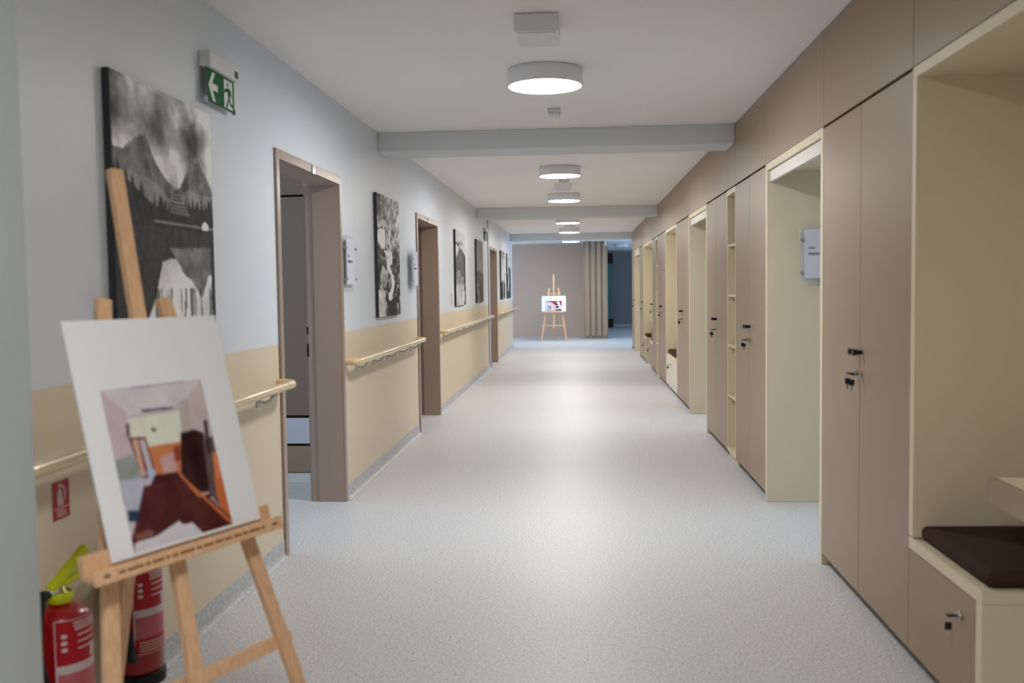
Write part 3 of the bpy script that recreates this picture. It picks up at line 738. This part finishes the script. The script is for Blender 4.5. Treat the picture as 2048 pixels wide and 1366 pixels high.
# near display board
leanB = math.radians(15)
upB = Vector((-n1.x*math.sin(leanB), -n1.y*math.sin(leanB), math.cos(leanB))); NB = u1.cross(upB)
if NB.dot(n1) < 0: NB = -NB
BW, BH = .447, .542
P0 = pt1(.062, .0205, .0335)
t = thing('display_board', tuple(P0), 'white board with an old corridor photo, standing on the nearest easel', 'display board', 'photo boards on easels')
MB().obox(P0+u1*BW/2+upB*(BH/2)+NB*.004, u1, upB, NB, BW/2, BH/2, .003, .0008).build('foam_board', M['board'], t)
def art_hall(n=150, m=210):
    c2 = lambda x, y: (x/3.105, y/3.105+560); c3 = lambda x, y: (x/3.2, y/3.2+960)
    Hm = homog([c2(600, 690), c2(1225, 620), c3(845, 495), c3(1470, 300)], [(0, 0), (1, 0), (0, 1), (1, 1)])
    U, V = UV(n, m); a = np.zeros((m, n, 3)); a[:] = (200, 192, 196)
    t_ = smooth_noise(n, m, 7, 91, 4)[..., None]
    def pg(pts, col, tex=0):
        k = inpoly(U, V, [apply(Hm, q) for q in pts]); a[k] = (np.array(col)+tex*(t_-.5)*2*np.ones(3))[k]
    A2 = lambda L: [c2(*q) for q in L]; A3 = lambda L: [c3(*q) for q in L]
    pg(A2([(590, 680), (1240, 610), (1140, 770), (770, 850)]), (216, 209, 214), 12)
    pg(A2([(590, 680), (765, 830), (790, 1110), (690, 1150)]), (204, 184, 192), 10)
    pg(A2([(1235, 610), (1290, 900), (1110, 950), (1095, 800)]), (206, 190, 190), 12)
    pg(A2([(772, 870), (1095, 818), (1115, 1015), (900, 1050), (785, 1010)]), (226, 228, 212), 10)
    pg(A2([(1095, 760), (1150, 745), (1170, 950), (1115, 950)]), (188, 178, 172))
    pg(A2([(895, 1048), (1110, 1015), (1120, 1210), (945, 1230)]), (204, 126, 82), 10)
    pg(A2([(975, 1115), (1075, 1070), (1085, 1195), (1005, 1230)]), (200, 160, 160), 20)
    pg(A2([(1060, 1050), (1100, 1040), (1110, 1130), (1070, 1140)]), (150, 70, 50))
    pg(A2([(690, 1140), (800, 1095), (890, 1250), (860, 1420), (740, 1420)]), (150, 156, 152), 26)
    pg(A2([(765, 900), (785, 900), (790, 990), (770, 980)]), (90, 80, 90))
    pg(A2([(780, 990), (885, 985), (955, 1225), (870, 1250)]), (112, 66, 52), 12)
    pg(A2([(800, 1000), (840, 1000), (890, 1230), (865, 1240)]), (214, 170, 150))
    pg(A2([(845, 1005), (880, 1000), (935, 1190), (905, 1215)]), (196, 190, 200))
    pg(A2([(890, 1200), (950, 1190), (965, 1290), (930, 1295)]), (176, 190, 222))
    pg(A2([(945, 1228), (1095, 1205), (1215, 1290), (1600, 1700), (700, 1900), (850, 1500), (900, 1340)]), (72, 30, 32), 14)
    pg(A3([(900, 60), (1130, 0), (1480, 300), (1280, 370), (850, 500), (840, 360)]), (84, 38, 38), 16)
    pg(A2([(1105, 960), (1190, 940), (1245, 960), (1300, 1360), (1240, 1380), (1110, 1215)]), (46, 24, 22), 20)
    pg(A2([(1240, 1000), (1300, 980), (1340, 1180), (1360, 1440), (1285, 1340)]), (92, 74, 76), 26)
    pg(A2([(1245, 880), (1265, 880), (1290, 1080), (1270, 1090)]), (60, 44, 48))
    pg(A2([(1300, 1075), (1330, 1090), (1430, 1366), (1400, 1366), (1330, 1366)]), (222, 130, 82), 8)
    pg(A3([(1350, 0), (1415, 0), (1480, 290), (1390, 200)]), (206, 112, 66), 10)
    pg(A3([(1385, 190), (1475, 270), (1475, 300), (1400, 220)]), (70, 36, 30))
    pg(A2([(1085, 1210), (1100, 1205), (1240, 1366), (1215, 1366)]), (196, 130, 90))
    pg(A3([(1140, 0), (1165, 0), (1475, 285), (1462, 305)]), (206, 116, 66))
    pg(A3([(1270, 95), (1320, 90), (1325, 105), (1280, 115)]), (220, 170, 160))
    pg(A3([(748, 20), (915, 0), (880, 180), (860, 280), (800, 235)]), (186, 190, 204), 16)
    pg(A3([(800, 220), (880, 215), (865, 285), (810, 290)]), (40, 60, 90))
    pg(A3([(850, 380), (930, 340), (975, 350), (960, 390), (860, 410)]), (130, 84, 74), 16)
    pg(A2([(855, 812), (1050, 794), (1052, 806), (872, 832)]), (112, 100, 116))
    pg(A2([(790, 664), (1120, 625), (1120, 638), (790, 680)]), (180, 160, 190))
    pg(A2([(920, 930), (950, 930), (950, 950), (925, 952)]), (70, 70, 70))
    a = blur(a, 2)
    pg(A3([(845, 520), (845, 430), (990, 380), (1130, 280), (1155, 305), (1215, 290), (1285, 360), (1285, 380)]), (216, 214, 222), 4)
    return blur(a, 1)
HB = homog([(115, 652), (418, 630), (222, 1127), (520, 1040)], [(0, 0), (1, 0), (0, 1), (1, 1)])
tl = apply(HB, (193, 782)); br = apply(HB, (459.5, 1053.8)); tr_ = apply(HB, (394.5, 760)); bl = apply(HB, (264, 1114.7))
u0, u1_, v0, v1 = (tl[0]+bl[0])/2, (tr_[0]+br[0])/2, (tl[1]+tr_[1])/2, min(.985, (bl[1]+br[1])/2)
o = P0+NB*.0074+upB*(BH*(1-v0))+u1*(BW*u0)
picture_mesh('photo', art_hall(), tuple(o), tuple(u1*BW*(u1_-u0)), tuple(-upB*BH*(v1-v0)), t)
# far display board
def art_attic(n=80, m=54):
    U, V = UV(n, m); a = np.zeros((m, n, 3)); a[:] = (222, 208, 214)
    def pg(L, c): k = inpoly(U, V, L); a[k] = c
    pg([(0, 0), (1, 0), (1, .5), (.78, .5), (.62, .45), (.4, .15), (0, .03)], (150, 62, 66))
    pg([(.1, 0), (.95, 0), (.9, .06), (.1, .05)], (172, 120, 128)); pg([(.68, .1), (.85, .08), (.95, .5), (.97, .8), (.82, .8), (.8, .45)], (236, 234, 240))
    pg([(.62, .55), (.8, .5), (.82, .7), (.64, .7)], (70, 34, 44)); pg([(0, .42), (.16, .42), (.16, 1), (0, 1)], (206, 206, 226))
    pg([(.16, .4), (.19, .4), (.19, 1), (.16, 1)], (130, 110, 130)); pg([(.27, .45), (.32, .45), (.36, .95), (.29, .95)], (44, 36, 66))
    pg([(.3, .85), (.5, .78), (.5, .95), (.3, .95)], (226, 220, 240)); pg([(.55, .78), (.95, .8), (.98, .92), (.7, .97)], (60, 40, 70))
    pg([(.62, .74), (.85, .74), (.85, .82), (.62, .82)], (240, 238, 245)); pg([(.2, .95), (1, .92), (1, 1), (.2, 1)], (190, 150, 160))
    return a
P2_ = pt2(.272-.305, .010, .0335); t = thing('display_board', tuple(P2_), 'small white board with a reddish attic photo on the distant easel', 'display board', 'photo boards on easels')
MB().obox(P2_+u2*.305+up2*.198+N2*.004, u2, up2, N2, .305, .198, .003, .0008).build('foam_board', M['board'], t)
o = P2_+N2*.0074+up2*.272+u2*.09
picture_mesh('photo', art_attic(), tuple(o), tuple(u2*.415), tuple(-up2*.262), t)

# ---------------------------------------------------------------- right side joinery
G = .0023; TH = .018
def knob(y, z, parent):
    MB().tube([(xR-.001, y, z), (xR-.010, y, z), (xR-.036, y, z), (xR-.039, y, z)], .01, 18, radii=[.0085, .0085, .0135, .0125]).build('knob', M['black'], parent)
def lock(y, z, parent, far=False):
    l = MB().tube([(xR-.0008, y, z), (xR-.009, y, z)], .0125, 16).tube([(xR-.009, y, z), (xR-.018, y, z)], .0088, 14).build('lock', M['chrome'], parent)
    k = MB().box(xR-.046, xR-.016, y-.0095, y+.0095, z-.0024, z+.0024, .001)
    r = MB(); a = random.Random(int(y*100)).uniform(-.4, .4)
    pts = [(xR-.040+.006*math.cos(q), y, z-.012+.011*math.sin(q)) for q in np.linspace(0, 2*PI, 14)]
    k.build('key', M['black'], parent)
    hk = MB().tube(pts, .0011, 6, cap=False)
    ca, sa = math.cos(a), math.sin(a); ex = Vector((ca, sa, 0)); ey = Vector((-sa, ca, 0)); ez = Vector((0, 0, 1))
    hk.obox((xR-.040, y, z-.052), ex, ey, ez, .004, .0012, .014)
    hk.build('key_ring', M['chrome'], parent)
    MB().obox((xR-.040, y, z-.033), ex, ey, ez, .0105, .0035, .0125, .003).build('key_tag', M['black'], parent)
def wardrobe(y0, y1, label, leaves=2, kz=1.062, lz=.972, kside=None, group=None, knoboff=.028, m='taupe'):
    t = thing('wardrobe', (xR+.3, (y0+y1)/2, 0), label, 'cupboard', group)
    bx(xR+TH+.002, 1.72, y0+.001, y1-.001, .058, zD-.002).build('carcass', M['dark'], t)
    bx(xR+.045, xR+.060, y0+.002, y1-.002, .0015, .057).build('toe_kick', M['taupe'], t)
    ys = [y0, y1] if leaves == 1 else [y0, (y0+y1)/2, y1]
    for i in range(leaves):
        a, b = ys[i]+G, ys[i+1]-G
        d = bx(xR, xR+TH, a, b, .055, zD-.010, .001).build('door', M[m], t)
        if leaves == 2: ky = b-knoboff if i == 0 else a+knoboff
        else: ky = b-.05 if kside == 'far' else a+.05
        knob(ky, kz, d)
        lock(ky, lz, d)
    return t
def upper(y0, y1, label):
    t = thing('overhead_cabinet', (xR+.3, (y0+y1)/2, zD), label, 'overhead cabinet')
    bx(xR+TH+.002, 1.72, y0+.001, y1-.001, zD+.001, zC-.001).build('carcass', M['dark'], t)
    bx(xR, xR+TH, y0+G, y1-G, zD+.003, zC-.007, .001).build('door', M['taupe'], t)
WG = 'taupe wardrobes with black knobs along the right side'
wardrobe(3.401, 4.607, 'nearest taupe double-door wardrobe, between cushioned niche and first portal', group=WG)
wardrobe(5.994, 7.130, 'taupe double-door wardrobe between the first portal and the tall open shelves', group=WG)
wardrobe(7.538, 8.724, 'taupe double-door wardrobe between the tall open shelves and the second portal', group=WG)
wardrobe(10.136, 11.395, 'taupe double-door wardrobe between the second portal and the single bench niche', group=WG)
wardrobe(12.835, 14.074, 'taupe double-door wardrobe just beyond the single bench niche', group=WG)
wardrobe(14.515, 15.158, 'narrow single-door taupe wardrobe between the farther shelves and the far booth', 1, kside='far', group=WG)
wardrobe(17.305, 18.43, 'taupe wardrobe between the far booth and the farthest portal', 1, kside='near', group=WG)
wardrobe(19.99, 20.97, 'farthest taupe wardrobe, last of the row at the far end', 1, kside='near', group=WG)
for a, b, s in ((1.25, 3.401, 'overhead taupe cabinet above the near cushioned booth'), (3.401, 4.607, 'overhead taupe cabinet above the nearest double-door wardrobe'),
                (4.607, 5.994, 'overhead taupe cabinet above the nearest portal'), (5.994, 7.130, 'overhead taupe cabinet above the wardrobe just beyond the nearest portal'),
                (7.130, 7.538, 'narrow overhead taupe cabinet above the tall open shelves, touching the first beam'), (7.538, 8.724, 'overhead taupe cabinet just beyond the first beam'),
                (8.724, 10.136, 'overhead taupe cabinet above the second portal'), (10.136, 12.835, 'long overhead taupe cabinet above the single bench niche'),
                (12.835, 14.515, 'overhead taupe cabinet just before and under the second beam'), (14.515, 20.97, 'longest overhead taupe cabinet, running from second beam to the far end')):
    upper(a, b, s)
# end cheek of the row
o = bx(xR, 1.72, 20.973, 20.99, .001, zC-.001).build('end_panel', M['taupe']); tag(o, 'taupe end panel closing the cupboard row at its far end', 'panel')

def portal(y0, y1, label):
    t = thing('portal_frame', (xR+.3, (y0+y1)/2, 0), label, 'doorway frame')
    w_ = .045
    for a, b in ((y0+.001, y0+w_), (y1-w_, y1-.001)): bx(xR-.001, 1.72, a, b, .0015, zD, .001).build('side_panel', M['cream'], t)
    bx(xR-.001, xR+.022, y0+w_, y1-w_, 2.034, zD, .001).build('top_rail', M['cream'], t)
    bx(xR+.014, xR+.034, y0+w_+.003, y1-w_-.003, 1.966, 2.030, .001).build('header', M['pale'], t)
    bx(xR+.0345, 1.72, y0+w_, y1-w_, 2.031, zD-.002).build('soffit_panel', M['cream'], t)
    return t
portal(*P[0], 'cream portal around the nearest right doorway, with a room sign inside')
portal(*P[1], 'cream portal around the second right doorway')
portal(*P[2], 'cream portal around the farthest right doorway')
for i, (a, b) in enumerate(P):
    a2, b2 = a+.2, b-.2; f = MB()
    if i < 2:
        f.box(XB-.012, XB+.15, a2, a2+.04, .001, 1.96).box(XB-.012, XB+.15, b2-.04, b2, .001, 1.96).box(XB-.012, XB+.15, a2, b2, 1.96, 1.999)
        struct(f.build('door_%d' % (4+i), M['frame']))
    else:
        f.box(XB-.014, XB-.001, a2, a2+.05, .001, 1.98).box(XB-.014, XB-.001, b2-.05, b2, .001, 1.98).box(XB-.014, XB-.001, a2, b2, 1.98, 2.02)
        fr = struct(f.build('door_6', M['frame'])); bx(XB-.010, XB-.002, a2+.05, b2-.05, .004, 1.978).build('door_leaf', M['leaf'], fr)

def shelves(y0, y1, label):
    t = thing('open_shelf_unit', (xR+.3, (y0+y1)/2, 0), label, 'shelf unit', 'narrow cream open shelf units')
    w_ = .02
    for a, b in ((y0+.001, y0+w_), (y1-w_, y1-.001)): bx(xR-.001, 1.5, a, b, .052, zD-.008, .001).build('side_panel', M['cream'], t)
    bx(1.5, 1.515, y0+.001, y1-.001, .052, zD-.008).build('back_panel', M['cream'], t)
    bx(xR-.001, 1.499, y0+w_, y1-w_, zD-.048, zD-.008, .001).build('top_panel', M['cream'], t)
    for z in (1.645, 1.262, .878, .488): bx(xR+.004, 1.499, y0+w_, y1-w_, z-.009, z+.009, .001).build('shelf', M['cream'], t)
    bx(xR-.001, 1.499, y0+w_, y1-w_, .052, .085, .001).build('bottom_shelf', M['cream'], t)
    bx(xR+.02, xR+.038, y0-.0, y1, .0015, .051).build('plinth', M['cream'], t)
shelves(7.130, 7.538, 'tall narrow cream open shelves just in front of the first beam')
shelves(14.074, 14.515, 'farther tall narrow cream open shelves, below the second beam')

def niche(y0, y1, label, name='seating_niche'):
    t = thing(name, (xR+.3, (y0+y1)/2, 0), label, 'niche'); w_ = .04
    bx(xR-.001, 1.72, y0+.001, y0+w_, .46, zD-.001, .001).build('side_panel', M['cream'], t)
    bx(xR-.001, 1.72, y1-w_, y1-.001, .46, zD-.001, .001).build('side_panel', M['cream'], t)
    bx(xR-.001, 1.72, y0+w_, y1-w_, zD-.038, zD-.001, .001).build('top_panel', M['cream'], t)
    bx(1.70, 1.719, y0+w_, y1-w_, .46, zD-.039).build('back_panel', M['cream'], t)
    return t
def bench(y0, y1, label, front='taupe', sidefront='taupe', near_end=False, far_end=False, key=None, group='built-in benches'):
    t = thing('bench', (xR+.3, (y0+y1)/2, 0), label, 'bench', group)
    bx(xR-.001, 1.70, y0, y1, .415, .455, .001).build('seat_top', M['cream'], t)
    a, b = y0, y1
    if near_end: bx(xR-.001, 1.70, y0, y0+.04, .0015, .414, .001).build('end_panel', M['cream'], t); a = y0+.041
    if far_end: bx(xR-.001, 1.70, y1-.04, y1, .0015, .414, .001).build('end_panel', M['cream'], t); b = y1-.041
    bx(xR+TH+.002, 1.70, a+.001, b-.001, .058, .414).build('carcass', M['dark'], t)
    d = bx(xR, xR+TH, a+G, b-G, .055, .411, .001).build('door', M[front], t)
    bx(xR+.045, xR+.060, a+.002, b-.002, .0015, .057).build('toe_kick', M['taupe'], t)
    if key: knob_y, kz = key; lock(knob_y, kz, d)
    return t
def cushion(y0, y1, x0, x1, label):
    bm = bmesh.new(); bmesh.ops.create_grid(bm, x_segments=1, y_segments=1, size=1); bm.free()
    o = MB().box(x0, x1, y0, y1, .4565, .507, .022).build('seat_cushion', M['cushion'])
    # gently domed top
    cx, cy = (x0+x1)/2, (y0+y1)/2
    bmx = bmesh.new(); bmx.from_mesh(o.data)
    bmesh.ops.subdivide_edges(bmx, edges=[e for e in bmx.edges if e.calc_length() > .2], cuts=6, use_grid_fill=True)
    for v in bmx.verts:
        if v.co.z > .49:
            k = max(0, 1-abs(v.co.x-cx)/((x1-x0)/2))*max(0, 1-abs(v.co.y-cy)/((y1-y0)/2)); v.co.z += .012*min(1, k*3)
    bmx.to_mesh(o.data); bmx.free()
    tag(o, label, 'cushion', 'dark brown seat cushions')
# near booth: two benches and a table between them
niche(1.25, 3.401, 'cream lined seating booth at the right edge of the photo')
bench(2.787, 3.400, 'low bench with taupe door and hanging key, far side of the near booth', near_end=True, key=(2.93, .335))
bench(1.251, 1.865, 'bench on the near side of the near booth, by the viewer', far_end=True)
cushion(2.80, 3.352, xR+.02, 1.68, 'dark brown cushion on the bench of the near booth, bottom right')
cushion(1.295, 1.85, xR+.02, 1.68, 'dark brown cushion on the booth bench closest to the viewer')
def table(y0, y1, x0, label):
    t = thing('booth_table', (1.5, (y0+y1)/2, .66), label, 'table', 'booth tables')
    bx(x0+.02, 1.698, y0+.012, y1-.012, .722, .742, .001).build('tabletop', M['cream'], t)
    bx(x0, x0+.018, y0, y1, .66, .742, .001).build('apron', M['taupe'], t)
    bx(x0+.0185, 1.698, y0, y0+.011, .66, .742).build('end_apron', M['taupe'], t)
    bx(x0+.0185, 1.698, y1-.011, y1, .66, .742).build('end_apron', M['taupe'], t)
    return t
table(1.64, 3.02, 1.252, 'wall table with taupe edge above the near booth cushions')
# single bench niche
niche(11.395, 12.835, 'cream lined single seat niche beyond the second portal')
bench(11.396, 12.834, 'bench with a pale door and key in the single seat niche', front='pale', key=(12.15, .35))
cushion(11.44, 12.79, xR+.02, 1.68, 'dark brown cushion in the single seat niche')
# far booth
niche(15.158, 17.305, 'cream lined far seating booth, farthest niche on the right')
bench(16.70, 17.304, 'bench with cream end panel on the far side of the far booth', near_end=True, key=(17.0, .33))
bench(15.159, 15.80, 'taupe fronted bench on the near side of the far booth', far_end=False, key=(15.7, .33))
cushion(16.72, 17.26, xR+.02, 1.68, 'small dark brown cushion at the far side of the far booth')
cushion(15.20, 15.77, xR+.02, 1.68, 'dark brown cushion at the near side of the far booth')
tt = table(15.62, 16.55, 1.20, 'small wall table with taupe edge in the far booth')
bx(xR+.03, 1.698, 15.815, 15.84, .0015, .655, .001).build('support_panel', M['taupe'], tt)

# glazed cupboard in the dim far room
t = thing('glazed_cupboard', (.93, 31.6, 0), 'dark teal glazed cupboard in the dim far room, left of the grey wall', 'cupboard')
bx(.745, 1.10, 31.6, 32.0, .02, 2.45).build('carcass', M['dark'], t)
for a, b in ((.75, .92), (.925, 1.095)):
    d = bx(a, b, 31.575, 31.595, .30, 2.1, .002).build('glass_door', M['teal'], t)
    bx(a+.01, a+.05, 31.555, 31.574, 1.02, 1.05, .002).build('handle', M['black'], d)
print('objects', len(bpy.data.objects))
